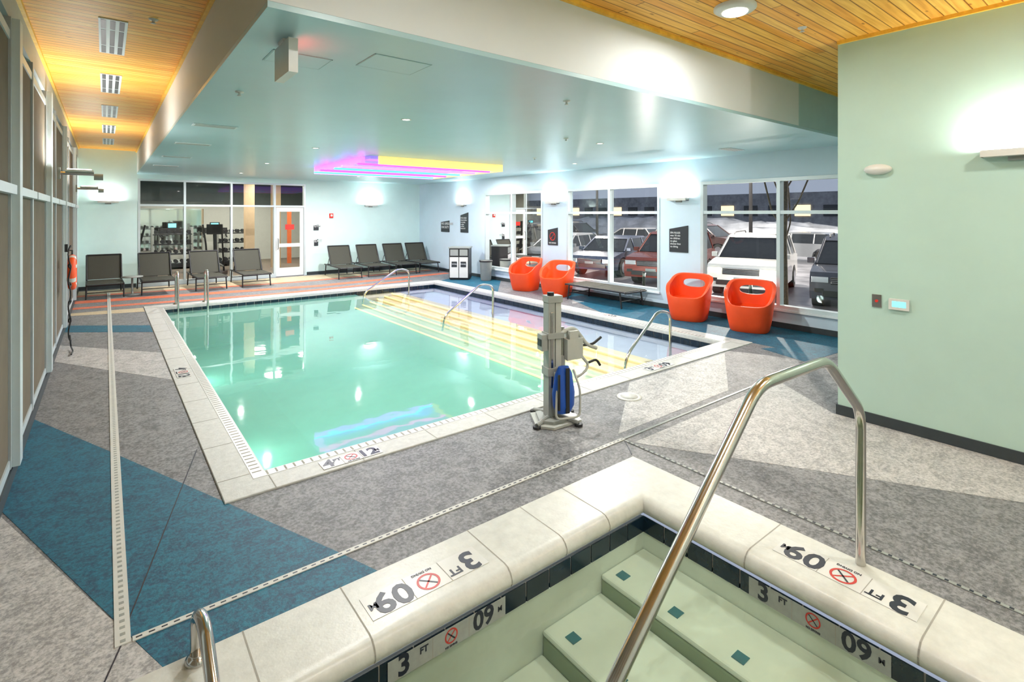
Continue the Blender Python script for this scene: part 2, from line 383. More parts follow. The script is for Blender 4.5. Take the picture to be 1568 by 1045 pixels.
# ------------------------------------------------------------------ pool
def rectloop(x0,y0,x1,y1,o,z): return [(x0+o,y0+o,z),(x1-o,y0+o,z),(x1-o,y1-o,z),(x0+o,y1-o,z)]
def sweep(b,R,prof,m):
    b.loft([rectloop(*R,o,z) for o,z in prof],m,False,False)
b=B(); R=(PX0,PY0,PX1,PY1)
sweep(b,R,[(0,-.12),(0,.008),(.004,.012),(CW-.02,.012),(CW-.003,.004),(CW,-.01),(CW,-.05),(CW-.03,-.05)],COP)
sweep(b,R,[(.205,.0125),(.205,.0142),(.285,.0142),(.285,.0125)],TILEW)
def ridge(x,y,dx,dy): b.box(x-dx,x+dx,y-dy,y+dy,.0142,.0155,GROUT)
n=int((PY1-PY0-.6)/.06)
for i in range(n):
    y=PY0+.3+i*.06; ridge(PX0+.245,y,.03,.006)
    ridge(PX1-.245,y,.03,.006)
n=int((PX1-PX0-.6)/.06)
for i in range(n):
    x=PX0+.3+i*.06; ridge(x,PY0+.245,.006,.03)
for i in range(14):
    y=PY0+.3+i*.62; b.box(PX0,PX0+.2,y-.003,y+.003,.012,.0132,GROUT); b.box(PX1-.2,PX1,y-.003,y+.003,.012,.0132,GROUT)
for i in range(11):
    x=PX0+.3+i*.6; b.box(x-.003,x+.003,PY0,PY0+.2,.012,.0132,GROUT)
b.done('pool_coping')
IX0,IX1,IY0,IY1=PX0+CW,PX1-CW,PY0+CW,PY1-CW
ZW=-.11
b=B()
SXS=[4.66+.19*i for i in range(6)]; SZ=[-.42+.05*i for i in range(6)]
wt=.1
b.box(IX0-wt,SXS[0],IY0-wt,IY1+wt,-1.0,-.9,PLT)
b.box(IX0-wt,IX0,IY0-wt,IY1+wt,-.9,-.15,PLT)
b.box(IX0,SXS[0],IY0-wt,IY0,-.9,-.15,PLT); b.box(IX0,SXS[0],IY1,IY1+wt,-.9,-.15,PLT)
b.box(SXS[0],IX1+wt,IY0-wt,IY0,-.9,-.15,SHAL); b.box(SXS[0],IX1+wt,IY1,IY1+wt,-.9,-.15,SHAL)
b.box(IX1,IX1+wt,IY0,IY1,-.9,-.15,SHAL)
b.loft([[(1.9,y,-.9),(SXS[0]-.012,y,-.9),(SXS[0]-.012,y,-.44)] for y in (IY0,IY1)],PLT)
b.done('pool_basin')
b=B()
for i in range(6):
    x1=SXS[i+1] if i<5 else SXS[5]+.19
    b.box(SXS[i],x1,IY0+.002,IY1-.002,-.89,SZ[i],CREAM)
    b.box(SXS[i]-.011,SXS[i]+.011,IY0+.005,IY1-.005,SZ[i]-.014,SZ[i]+.004,E_Y)
b.box(SXS[5]+.19,IX1-.002,IY0+.002,IY1-.002,-.89,-.24,SHAL)
b.done('pool_steps')
b=B()
def tband(b,R,z0,z1,m,step,th=.008,mg=.004):
    x0,y0,x1,y1=R
    n=max(1,round((x1-x0)/step)); s_=(x1-x0)/n
    for i in range(n):
        b.box(x0+i*s_+mg,x0+(i+1)*s_-mg,y0-.002,y0+th,z0,z1,m); b.box(x0+i*s_+mg,x0+(i+1)*s_-mg,y1-th,y1+.002,z0,z1,m)
    n=max(1,round((y1-y0)/step)); s_=(y1-y0)/n
    for i in range(n):
        b.box(x0-.002,x0+th,y0+i*s_+mg,y0+(i+1)*s_-mg,z0,z1,m); b.box(x1-th,x1+.002,y0+i*s_+mg,y0+(i+1)*s_-mg,z0,z1,m)
sweep(b,(IX0-.03,IY0-.03,IX1+.03,IY1+.03),[(.03,-.05),(.03,-.15)],GROUT)
tband(b,(IX0,IY0,IX1,IY1),-.148,-.052,NAVY,.16)
b.done('pool_waterline_tile')
b=B(); xm=4.66
b.add([(IX0,IY0,ZW),(xm,IY0,ZW),(xm,IY1,ZW),(IX0,IY1,ZW)],[(0,1,2,3)],WATER)
b.add([(xm,IY0,ZW),(IX1,IY0,ZW),(IX1,IY1,ZW),(xm,IY1,ZW)],[(0,1,2,3)],SWATER); b.done('pool_water')

# markers
def nodive(b,M,x,y,r,m1=INKR):
    b.ring((x,y),r*.8,r,.0022,m1,M)
    for a in (PI/4,-PI/4):
        c=Vector((math.cos(a),math.sin(a),0))*r*.85; n_=Vector((-math.sin(a),math.cos(a),0))*r*.08; o=Vector((x,y,.0021))
        b.add([M@(o-c-n_),M@(o+c-n_),M@(o+c+n_),M@(o-c+n_)],[(0,1,2,3)],m1 if a>0 else INK)
def marker(name,M,L,H,big1,sm1,big2,sm2,base=TILEW,k1=1.2):
    b=B(); b.M=Matrix.Identity(4)
    vs=[M@Vector(p) for p in [(-L/2,-H/2,0),(L/2,-H/2,0),(L/2,H/2,0),(-L/2,H/2,0),(-L/2,-H/2,.0012),(L/2,-H/2,.0012),(L/2,H/2,.0012),(-L/2,H/2,.0012)]]
    b.add(vs,[(0,3,2,1),(4,5,6,7),(0,1,5,4),(1,2,6,5),(2,3,7,6),(3,0,4,7)],base)
    for k in(-1,1): b.add([M@Vector(p) for p in [(k*L*.155-.002,-H/2,.0016),(k*L*.155+.002,-H/2,.0016),(k*L*.155+.002,H/2,.0016),(k*L*.155-.002,H/2,.0016)]],[(0,1,2,3)],GROUT)
    z=.0018
    b.text(big1,H*k1,INK,M@T(-L*.38,0,z)); b.text(sm1,H*.42,INK,M@T(-L*.225,H*.18,z))
    b.text(big2,H*k1*.97,INK,M@T(L*.29,0,z)); b.text(sm2,H*.36,INK,M@T(L*.445,H*.0,z))
    nodive(b,M,0,H*.08,H*.36); b.text('NO DIVING',H*.13,INK,M@T(0,-H*.40,z))
    return b.done(name)
R180=RZ(PI)
marker('depth_marker_tile',T(1.23,2.235,.021)@R180,.62,.16,'3','FT','09','M')
marker('depth_marker_tile',T(2.86,1.0,.021)@RZ(PI/2),.62,.16,'3','FT','09','M')
RX=Matrix.Rotation(PI/2,4,'X')
marker('depth_marker_tile',T(1.24,2.04-.0095,-.129)@RX,.62,.094,'3','FT','09','M',TILEG,1.32)
marker('depth_marker_tile',T(2.64-.0095,1.05,-.129)@RZ(-PI/2)@RX,.62,.094,'3','FT','09','M',TILEG,1.32)
marker('depth_marker_tile',T(1.42,3.72,.0145),.44,.13,'4','FT','12','M')
marker('depth_marker_tile',T(.68,6.9,.0145)@RZ(-PI/2),.44,.13,'4','FT','12','M')
marker('depth_marker_tile',T(5.1,3.72,.0145),.44,.13,'3','FT','09','M')
marker('depth_marker_tile',T(6.99,6.2,.0145)@RZ(-PI/2),.44,.13,'1','FT','03','M')

# ------------------------------------------------------------------ tub
b=B(); R=(TX0,TY0,TX1,TY1)
prof=[(0,-.12),(0,.008),(.012,.02),(.355,.02),(.385,.014),(.407,-.004),(.42,-.03),(.42,-.05),(.412,-.07),(.395,-.08),(.36,-.08)]
sweep(b,R,prof,TCOP)
o=b.done('hot_tub_coping')
for p in o.data.polygons: p.use_smooth=True
md=o.modifiers.new('es','EDGE_SPLIT'); md.split_angle=math.radians(35)
b=B()
pj=[(0.01,.0203),(.355,.0206),(.386,.0147),(.4083,-.0035),(.4212,-.03),(.4212,-.05),(.4125,-.07)]
def jointX(x):
    for k in range(len(pj)-1):
        (a,za),(c,zc)=pj[k],pj[k+1]
        ya,yc=(TY1-a,TY1-c)
        b.add([(x-.0035,ya,za),(x+.0035,ya,za),(x+.0035,yc,zc),(x-.0035,yc,zc)],[(0,1,2,3)],GROUT)
def jointY(y):
    for k in range(len(pj)-1):
        (a,za),(c,zc)=pj[k],pj[k+1]
        xa,xc=(TX1-a,TX1-c)
        b.add([(xa,y-.0035,za),(xa,y+.0035,za),(xc,y+.0035,zc),(xc,y-.0035,zc)],[(0,1,2,3)],GROUT)
for x in(.46,.88,1.6,1.98,2.33): jointX(x)
for y in(1.39,.65,-.1): jointY(y)
b.done('hot_tub_coping_joint')
HX0,HX1,HY0,HY1=TX0+TC,TX1-TC,TY0+TC,TY1-TC
ZT=-.185
b=B(); wt=.1
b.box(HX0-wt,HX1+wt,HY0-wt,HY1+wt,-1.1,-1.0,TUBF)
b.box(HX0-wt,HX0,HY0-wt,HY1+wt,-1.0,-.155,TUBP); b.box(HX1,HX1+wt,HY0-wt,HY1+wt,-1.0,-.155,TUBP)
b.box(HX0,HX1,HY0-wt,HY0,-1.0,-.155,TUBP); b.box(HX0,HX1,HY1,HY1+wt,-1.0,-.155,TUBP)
b.done('hot_tub_basin')
b=B()
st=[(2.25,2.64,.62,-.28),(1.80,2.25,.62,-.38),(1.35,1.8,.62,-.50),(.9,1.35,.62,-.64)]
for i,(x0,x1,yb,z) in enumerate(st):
    b.box(x0,x1-.001,yb,HY1-.001,-.99,z-.03,TUBF)  # riser in dark floor plaster: its shade is put into the colour
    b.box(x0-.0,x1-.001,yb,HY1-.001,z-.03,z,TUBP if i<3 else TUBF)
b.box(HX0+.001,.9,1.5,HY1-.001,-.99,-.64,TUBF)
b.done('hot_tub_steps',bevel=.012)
b=B()
def sq(x,y,z): b.box(x-.03,x+.03,y-.03,y+.03,z+.0005,z+.004,TEALT)
for (x,z,offs) in((2.34,-.28,(1.95,1.6,1.25,.9)),(1.89,-.38,(1.9,1.6,1.3,1.0,.75)),(1.44,-.50,(1.9,1.6,1.3,1.0,.75)),(.99,-.64,(1.8,1.4,1.0))):
    for y in offs: sq(x,y,z)
b.done('step_edge_tile')
b=B(); sweep(b,(HX0-.03,HY0-.03,HX1+.03,HY1+.03),[(.03,-.08),(.03,-.18)],GROUT)
tband(b,(HX0,HY0,HX1,HY1),-.178,-.081,NAVY,.155,.006)
b.done('hot_tub_waterline_tile')
b=B(); b.add([(HX0,HY0,ZT),(HX1,HY0,ZT),(HX1,HY1,ZT),(HX0,HY1,ZT)],[(0,1,2,3)],TWATER); b.done('hot_tub_water')
b=B(); b.box(2.625,2.638,.12,.42,-.60,-.24,WPLAST); b.box(2.618,2.626,.15,.39,-.56,-.28,GPLAST)
b.done('skimmer_inlet')

# ------------------------------------------------------------------ hand rails
def flange(b,x,y,z=0.0,r=.05): b.lathe([(r,0),(r,.012),(r*.7,.025),(.027,.028),(.027,.03)],STEEL,(x,y,z),20)
b=B(); Y=.98
b.tube([(3.02,Y,.021),(3.02,Y,.80),(2.60,Y,1.13),(1.96,Y,1.145),(1.13,Y,.46),(.95,Y,.28),(.95,Y,-.6)],.0235,STEEL,18,.09)
b.done('hot_tub_handrail')
b=B()
b.tube([(.29,2.42,.021),(.29,2.42,.20),(.298,2.30,.235),(.303,2.08,.10),(.305,1.97,-.02),(.31,1.95,-.6)],.024,STEEL,18,.07); flange(b,.29,2.40,.021,.045)
b.done('grab_rail')
for (xp,xl,y) in((6.3,5.3,4.4),(5.95,4.82,8.19),(5.95,4.75,11.75)):
    b=B(); zz=-.24
    b.tube([(xp,y,zz if xp>5.8 else -.17),(xp,y,.40),(xp-.28,y,.46),(xl+.05,y,-.05),(xl,y,-.32)],.021,STEEL,12,.12)
    b.done('pool_handrail')
for x in(1.1,1.6):
    b=B(); b.tube([(x,PY1-.1,.013),(x,PY1-.1,.62),(x,PY1-.42,.70),(x,PY1-.48,.2),(x,PY1-.48,-.8)],.021,STEEL,12,.14); flange(b,x,PY1-.1,.013)
    b.done('pool_ladder_rail')

# ------------------------------------------------------------------ pool lift
def lift():
    b=B(); W,G=LPLAST2,LPLAST
    b.prism([(-.22,-.10),(-.10,-.20),(.20,-.14),(.22,0),(.12,.16),(-.14,.18)],.0,.02,W)
    b.prism([(-.17,-.07),(-.08,-.15),(.15,-.11),(.17,0),(.09,.12),(-.11,.13)],.02,.045,G)
    for a in(.4,1.9,3.6,5.3): 
        b.cyl((.0,0,.06),(.24*math.cos(a),.24*math.sin(a),.022),.02,G,8)
        b.lathe([(.035,0),(.035,.02),(.001,.022)],BLACK,(.24*math.cos(a),.24*math.sin(a),0),12)
    b.box(-.075,-.012,-.05,.05,.045,1.08,G); b.box(.0,.055,-.04,.04,.045,1.04,W)
    b.box(-.012,0,-.03,.03,.045,1.04,BLACK)
    b.box(-.08,.062,-.055,.055,1.03,1.09,G)
    b.cyl((-.04,-.02,1.09),(-.04,-.02,1.12),.03,BLACK)
    b.box(-.055,-.03,-.056,-.05,.3,.95,STEEL)
    b.box(-.085,.075,-.062,.062,.40,.47,G); b.box(-.085,.075,-.062,.062,.72,.77,G)
    b.cyl((.09,.02,.30),(.10,.02,.80),.018,STEEL,12); b.cyl((.09,.02,.30),(.095,.02,.55),.03,W,12)
    b.box(-.135,-.08,-.045,.05,.62,.76,G); b.box(-.14,-.135,-.03,.04,.66,.72,BLACK)
    b.prism([(.10,-.07),(.27,-.05),(.29,.06),(.11,.08)],.52,.70,W)
    b.prism([(.13,-.06),(.22,-.055),(.22,.06),(.13,.06)],.70,.77,W)
    b.tube([(.06,0,.74),(.2,0,.80),(.34,0,.62),(.44,0,.58)],.018,W,10,.08)
    b.tube([(.26,0,.62),(.40,.0,.62),(.52,.05,.66)],.013,BLACK,8,.04)
    b.tube([(.27,0,.54),(.36,0,.44),(.30,-.02,.38),(.22,.0,.34)],.014,W,8,.05)
    b.tube([(.36,0,.46),(.44,0,.48),(.48,.0,.42)],.012,BLACK,8,.03)
    L=[]
    for z,w,d in((.60,.055,.03),(.54,.09,.045),(.38,.12,.055),(.27,.11,.06),(.21,.07,.04)):
        L.append([(.14+w*math.cos(a)*.9,-.12+d*math.sin(a),z) for a in [2*PI*i/12 for i in range(12)]])
    b.M=T(-.12,-.02,-.10); b.loft(L,BLUE,True)
    b.box(.13,.165,-.185,-.172,.22,.60,BLACK); b.box(.06,.08,-.176,-.163,.25,.55,BLACK)
    b.M=Matrix.Identity(4)
    b.tube([(-.04,-.10,.45),(-.06,-.17,.3),(-.08,-.19,.08),(.14,-.21,.08),(.16,-.18,.3),(.14,-.1,.45)],.010,W,8,.05)
    return b.done('pool_lift',loc=(3.08,3.34,.003),rot=-.25,bevel=.006)
lift()

# ------------------------------------------------------------------ orange chairs
def orange_chair(x,y,rot):
    N=64; b=B(); L=[]
    def sup(a,r): 
        c,s_=math.cos(a),math.sin(a); e=.62
        return (r*math.copysign(abs(c)**e,c)*.95, r*math.copysign(abs(s_)**e,s_)*.98)
    def Hh(a): 
        k=(1-math.cos(a))/2
        return .40+.35*(k*k*(3-2*k))**.7
    def loop(fr,zf):
        out=[]
        for i in range(N):
            a=2*PI*i/N; X,Y=sup(a,fr(a)); out.append((X,Y,zf(a)))
        return out
    L.append(loop(lambda a:.27,lambda a:0)); L.append(loop(lambda a:.285,lambda a:.02))
    for t_ in(.25,.5,.75,.95): L.append(loop(lambda a:.285+.085*t_**.8,lambda a:.02+(Hh(a)-.04)*t_))
    L.append(loop(lambda a:.370,lambda a:Hh(a)))
    L.append(loop(lambda a:.345,lambda a:Hh(a)+.006)); L.append(loop(lambda a:.315,lambda a:Hh(a)-.012))
    L.append(loop(lambda a:.305,lambda a:Hh(a)*.5+.17)); L.append(loop(lambda a:.29,lambda a:.36)); L.append(loop(lambda a:.24,lambda a:.34)); L.append(loop(lambda a:.05,lambda a:.33))
    b.loft(L,ORANGE,True,True)
    o=b.done('orange_tub_chair',loc=(0,0,0))
    def weld(me):
        bm=bmesh.new(); bm.from_mesh(me); bmesh.ops.remove_doubles(bm,verts=bm.verts,dist=1e-5); bmesh.ops.recalc_face_normals(bm,faces=bm.faces); bm.to_mesh(me); bm.free()
    weld(o.data)
    c=B(); c.M=T(-.35,0,.585)
    pr=[(.19*math.copysign(abs(math.cos(a))**.7,math.cos(a)),.072*math.copysign(abs(math.sin(a))**.8,math.sin(a))) for a in [2*PI*i/28 for i in range(28)]]
    c.loft([[(-.2,p,q) for p,q in pr],[(.2,p,q) for p,q in pr]],ORANGE,True); k=c.done('cut',loc=(0,0,0)); weld(k.data)
    m_=o.modifiers.new('b','BOOLEAN'); m_.object=k; m_.operation='DIFFERENCE'; m_.solver='EXACT'
    dg=bpy.context.evaluated_depsgraph_get(); dg.update()
    me=bpy.data.meshes.new_from_object(o.evaluated_get(dg)); o.modifiers.clear(); o.data=me
    bpy.data.objects.remove(k)
    es=o.modifiers.new('es','EDGE_SPLIT'); es.split_angle=math.radians(50)
    o.location=(x,y,.003); o.rotation_euler=(0,0,rot)
orange_chair(7.88,4.06,PI+.35); orange_chair(7.88,5.12,PI+.3); orange_chair(7.86,8.4,PI+.35); orange_chair(7.86,9.5,PI+.3)

# ------------------------------------------------------------------ chaises
def chaise(x,y,rot,flat=False,name='chaise_lounge'):
    b=B(); W=.31; z=.31
    hx=(1.62,z) if flat else (1.22,.86)
    for s_ in(-1,1):
        b.tube([(s_*W,0,z-.015),(s_*W,.03,z),(s_*W,.92,z),(s_*W,1.5 if not flat else 1.62,z)],.017,BLACK,8)
        if not flat: b.tube([(s_*W,.9,z+.02),(s_*W,hx[0],hx[1])],.017,BLACK,8)
        for yy_ in(.14,1.38 if not flat else 1.5):
            b.tube([(s_*W,yy_,z),(s_*(W+.01),yy_+(-.05 if yy_<1 else .04),.0)],.015,BLACK,8)
        if not flat: b.tube([(s_*(W-.03),1.08,.60),(s_*(W-.03),1.3,z)],.01,BLACK,6)
    for yy_ in(0.0,.92,1.5 if not flat else 1.62): b.tube([(-W,yy_,z-.01),(W,yy_,z-.01)],.015,BLACK,8)
    for yy_ in(.11,1.42 if not flat else 1.53): b.tube([(-W,yy_,.13),(W,yy_,.13)],.01,BLACK,6)
    w=W-.012
    n=9
    for i in range(n):
        a=.02+i*.1; b.box(-w,w,a,a+.085,z+.005,z+.014,SLING)
    if flat:
        for i in range(7): a=.93+i*.1; b.box(-w,w,a,a+.085,z+.005,z+.014,SLING)
    else:
        b.tube([(-W,hx[0],hx[1]),(W,hx[0],hx[1])],.017,BLACK,8)
        dy,dz=hx[0]-.92,hx[1]-z-.02
        b.add([(-w,.93,z+.03),(w,.93,z+.03),(w,.93+dy*.97,z+.03+dz*.97),(-w,.93+dy*.97,z+.03+dz*.97),
               (-w,.94,z+.022),(w,.94,z+.022),(w,.94+dy*.97,z+.022+dz*.97),(-w,.94+dy*.97,z+.022+dz*.97)],
              [(0,1,2,3),(7,6,5,4),(0,3,7,4),(1,5,6,2),(3,2,6,7),(0,4,5,1)],SLING)
    return b.done(name,loc=(x,y,.004),rot=rot)
for x in(-.0,.95,1.98,2.96): chaise(x,13.95,0.02)
for x in(5.35,6.2,7.05,7.82): chaise(x,14.0,-.05)
chaise(8.0,6.35,0,True,'flat_lounge')
b=B(); b.lathe([(.16,0),(.16,.015),(.02,.03),(.02,.38),(.2,.39),(.2,.41),(.001,.411)],GPLAST,(.47,14.3,.004)); b.done('side_table')

# towel cabinet
b=B(); b.box(-.27,.27,-.24,.24,.03,.86,BLACK); b.box(-.29,.29,-.26,.26,.86,.89,GPLAST); b.box(-.25,.25,-.22,.22,0,.03,BLACK)
for s_ in(-1,1):
    b.box(min(.01*s_,.25*s_),max(.01*s_,.25*s_),-.252,-.24,.06,.62,WPLAST)
    b.box(min(.02*s_,.24*s_),max(.02*s_,.24*s_),-.246,-.24,.66,.83,GPLAST)
    b.box(min(.05*s_,.2*s_),max(.05*s_,.2*s_),-.258,-.252,.35,.5,SIGN)
    b.text('TOWELS',.045,SIGNT,T(.13*s_,-.2585,.43)@RX)
b.done('towel_cabinet',loc=(7.75,12.2,.004),rot=-.75,bevel=.005)
b=B(); b.lathe([(.13,0),(.145,.03),(.165,.5),(.175,.52),(.165,.54),(.14,.52),(.13,.1),(.001,.09)],GPLAST,(8.12,11.5,.004)); b.lathe([(.178,.5),(.182,.52),(.178,.54),(.165,.545)],BLACK,(8.12,11.5,.004),24,False); b.done('waste_bin')

# ------------------------------------------------------------------ sconces
def area(name,loc,size,sy,energy,col=(1,.97,.93),rot=(0,0,0),shape='RECTANGLE'):
    l=bpy.data.lights.new(name,'AREA'); l.shape=shape; l.size=size
    if shape=='RECTANGLE': l.size_y=sy
    l.energy=energy; l.color=col
    o=bpy.data.objects.new(name,l); scene.collection.objects.link(o); o.location=loc; o.rotation_euler=rot; return o
def sconce(x,y,z,rot,e=45,L=.4,tilt=.6,out=.065):
    b=B()
    b.box(-L/2,L/2,-.10,0,.0,.012,WPLAST); b.box(-L/2,L/2,-.105,-.095,.0,.05,WPLAST); b.box(-L/2,-L/2+.01,-.1,0,0,.05,WPLAST); b.box(L/2-.01,L/2,-.1,0,0,.05,WPLAST)
    b.box(-L/2+.02,L/2-.02,-.085,-.02,.012,.03,E_W); b.box(-.06,.06,-.03,0,-.03,.0,GPLAST)
    o=b.done('wall_sconce',loc=(x,y,z),rot=rot)
    d=Matrix.Rotation(rot,3,'Z')@Vector((0,-out,.045))
    a=area('sconce_lamp',(x+d.x,y+d.y,z+d.z),L*.8,.06,e,rot=(PI-tilt,0,rot))
    a.parent=o; a.matrix_parent_inverse=Matrix.LocRotScale(o.location,o.rotation_euler,None).inverted()
RW=-PI/2
for y in(5.67,9.1,13.1): sconce(XR-.002,y,2.05,RW,11)
sconce(6.65,YF-.002,2.05,0,11); sconce(.05,YF-.002,2.07,0,7)
sconce(GX-.002,.68,2.22,RW,8,tilt=.8,out=.085)
sconce(GX-.002,-1.2,2.22,RW,18,tilt=.8); sconce(1.4,YN+.002,2.22,PI,26,tilt=.8); sconce(3.8,YN+.002,2.22,PI,26,tilt=.8)  # unseen sconces added to uplight the near wood ceiling
for y in(7.35,11.6):
    b=B(); b.box(-.05,.05,-.02,0,-.06,.06,GPLAST); b.tube([(0,0,0),(0,-.30,0)],.018,STEEL,10); b.cyl((-.0,-.30,-.03),(0,-.38,-.03),.035,GPLAST,14); b.box(-.14,.14,-.3,-.06,.02,.035,WPLAST); b.box(-.12,.12,-.28,-.08,.035,.045,E_W)
    o=b.done('wall_lamp',loc=(XL+.1,y,2.24),rot=PI/2)
    a=area('lamp',(XL+.28,y,2.30),.2,.2,13,rot=(PI,0,0)); a.parent=o; a.matrix_parent_inverse=Matrix.LocRotScale(o.location,o.rotation_euler,None).inverted()
b=B(); L=[]
for d,sx,sz in((0,.10,.045),(.03,.10,.045),(.055,.08,.033),(.06,.001,.001)):
    L.append([(sx*math.cos(a),-d,sz*math.sin(a)) for a in [2*PI*i/20 for i in range(20)]][::-1])
b.loft(L,WPLAST,True); b.done('emergency_light',loc=(GX-.001,1.55,2.18),rot=RW)
b=B(); b.box(-.035,.035,-.008,0,-.055,.055,STEEL); b.cyl((0,-.008,.0),(0,-.014,.0),.012,RED,12); b.done('wall_switch',loc=(GX-.001,1.56,1.06),rot=RW,bevel=.002)
b=B(); b.box(-.07,.07,-.025,0,-.045,.045,WPLAST); b.box(-.045,.05,-.0265,-.025,-.022,.026,E_S); b.done('thermostat',loc=(GX-.001,1.40,1.05),rot=RW,bevel=.004)

# ------------------------------------------------------------------ LED ceiling feature
b=B(); x0,x1,y0,y1=3.5,6.35,8.4,11.3; z0=2.66
b.box(x0+.2,x1,y0,y0+.06,z0,ZS-.001,E_YB); b.box(x0,x1,y1-.06,y1,z0,ZS-.001,E_P); 
b.box(x1-.06,x1,y0+.06,y1-.06,z0,ZS-.001,E_YB)
LSH=em('led_tray_violet',(.30,.20,.75),.45)
b.box(x0,x0+.06,y0+.3,y1-.06,z0+.04,ZS-.001,em('neon_panel_pink',(.6,.12,1),1.4))
b.box(x0+.06,x1-.06,y0+.06,y1-.06,ZS-.05,ZS-.001,LSH)
for i,(m_,yy_) in enumerate(((E_M,8.75),(E_P,9.3),(E_C,9.9),(E_M,10.5),(E_C,11.1))):
    b.box(x0-.05-.08*(i%2),x1-.1,yy_-.04,yy_+.04,z0,z0+.03,m_)
b.done('led_ceiling_light')
DL=((2.5,5),(5.5,5),(2.5,8),(2.5,11),(5.3,13.4),(2.6,14),(7.3,7.3),(7.3,11))  # downlights added to brighten room and water; no such fixtures known
b=B()
for (x,y) in DL:
    b.lathe([(.055,0),(.055,-.004),(.04,-.005),(.039,-.001)],WPLAST,(x,y,ZS),16)
    b.add([(x+.038*math.cos(2*PI*i/12),y+.038*math.sin(2*PI*i/12),ZS-.002) for i in range(12)],[tuple(range(12))[::-1]],E_W)
o=b.done('fill_downlights')
for (x,y) in DL:
    a=area('fill_downlight',(x,y,ZS-.012),.08,.08,62 if y>12 else 46,shape='DISK'); a.parent=o; a.matrix_parent_inverse=T(*o.location).inverted()
def dome(x,y,e):
    b=B(); b.lathe([(.15,0),(.15,-.02),(.13,-.035),(.001,-.05)],WPLAST,(x,y,ZC)); b.lathe([(.09,-.0445),(.08,-.052),(.001,-.056)],E_W,(x,y,ZC),20)
    o=b.done('ceiling_light')
    a=area('lamp',(x,y,ZC-.07),.22,.2,e,shape='DISK'); a.parent=o; a.matrix_parent_inverse=T(*o.location).inverted()
dome(3.7,2.02,14)
for p in((1.4,1.0),(3.9,-.3),(1.4,-1.0)): dome(*p,21)  # unseen ceiling domes added to light the near end
# exit sign
b=B(); b.box(-.025,.025,-.15,.15,-.21,-.02,WPLAST); b.box(-.03,.03,-.05,.05,-.02,0,WPLAST)
b.text('EXIT',.13,E_R,Matrix(((0,0,1,.026),(1,0,0,0),(0,1,0,-.115),(0,0,0,1))))
b.done('exit_sign',loc=(.82,3.16,ZS-.0005),bevel=.003)
b=B()
def pan(x,y,sx,sy,m_=WHITEP):
    for (a,c,d,e) in((x-sx,x+sx,y-sy,y-sy+.006),(x-sx,x+sx,y+sy-.006,y+sy),(x-sx,x-sx+.006,y-sy,y+sy),(x+sx-.006,x+sx,y-sy,y+sy)):
        b.box(a,c,d,e,ZS-.003,ZS-.0005,SOFFE)
    b.box(x-sx+.008,x+sx-.008,y-sy+.008,y+sy-.008,ZS-.003,ZS-.0005,SOFF)
pan(1.52,3.22,.2,.16); pan(.98,3.5,.18,.14)
b.done('ceiling_access_panel')
b=B()
for (x,y) in((.98,6.7),(.98,8.6),(.98,10.7),(.98,12.8),(7.6,4.2)):
    b.box(x-.22,x+.22,y-.09,y+.09,ZS-.008,ZS-.0005,WHITEP)
    for k in range(4): b.box(x-.2,x+.2,y-.07+k*.04,y-.055+k*.04,ZS-.0095,ZS-.008,GPLAST)
b.done('ceiling_vent')
b=B()
for (x,y,z) in((.86,4.7,ZS),(4.78,4.94,ZS),(3.2,3.3,ZS),(6,7,ZS),(3.3,1.55,ZC),(.3,5.0,ZC),(4.55,1.9,ZC)):
    b.lathe([(.035,0),(.03,-.008),(.01,-.01),(.01,-.03),(.02,-.033),(.001,-.036)],WPLAST,(x,y,z-.0005),14)
b.done('sprinkler_heads')
b=B()
for y in(5.75,7.8,9.9,11.95,14.0):
    b.box(-.045,.145,y-.55,y+.55,ZC-.008,ZC-.0005,WHITEP)
    for k in range(3): b.box(-.03+k*.06,.005+k*.06,y-.53,y-.28,ZC-.0095,ZC-.008,BLACK); b.box(-.03+k*.06,.005+k*.06,y-.25,y+.25,ZC-.0095,ZC-.008,BLACK);b.box(-.03+k*.06,.005+k*.06,y+.28,y+.53,ZC-.0095,ZC-.008,BLACK)
b.done('linear_air_diffuser')

# ------------------------------------------------------------------ signs
def sign(x,y,z,rot,w,h,lines,name='wall_sign'):
    b=B(); pr=[(-w/2,-h/2),(w/2,-h/2),(w/2,h/2),(-w/2,h/2*.72)]
    b.loft([[(p,-.012,q) for p,q in pr],[(p,0,q) for p,q in pr]],SIGN)
    if lines=='nd':
        M=T(0,-.013,0)@RX; nodive(b,M,0,0,w*.3)
        b.text('NO DIVING',w*.14,SIGNT,M@T(0,-h*.38,.001))
    else:
        for i,tx in enumerate(lines): b.text(tx,h*.55/len(lines)+.0,SIGNT,T(-w*.44,-.0135,h*.22-i*h*.62/len(lines))@RX,al='LEFT')
    b.done(name,loc=(x,y,z),rot=rot)
sign(XR-.001,14.1,1.42,RW,.5,.36,['NO LIFEGUARD','ON DUTY'])
sign(XR-.001,13.0,1.55,RW,.42,.6,['POOL RULES','shower before','no running','no glass','no food','hours 6-10'])
sign(XR-.001,9.13,1.27,RW,.34,.42,'nd')
sign(XR-.001,5.68,1.34,RW,.40,.50,['SPA RULES','max 10 min','no children','no glass','shower first','no diving'])
sign(4.95,YF-.001,1.4,0,.15,.17,['GYM']); sign(4.95,YF-.001,.95,0,.12,.2,['EXIT'])
b=B(); b.box(-.06,.06,-.03,0,-.07,.07,RED); b.cyl((0,-.03,.01),(0,-.045,.01),.035,WPLAST,16); b.done('fire_alarm_strobe',loc=(5.4,YF-.001,1.75),bevel=.004)

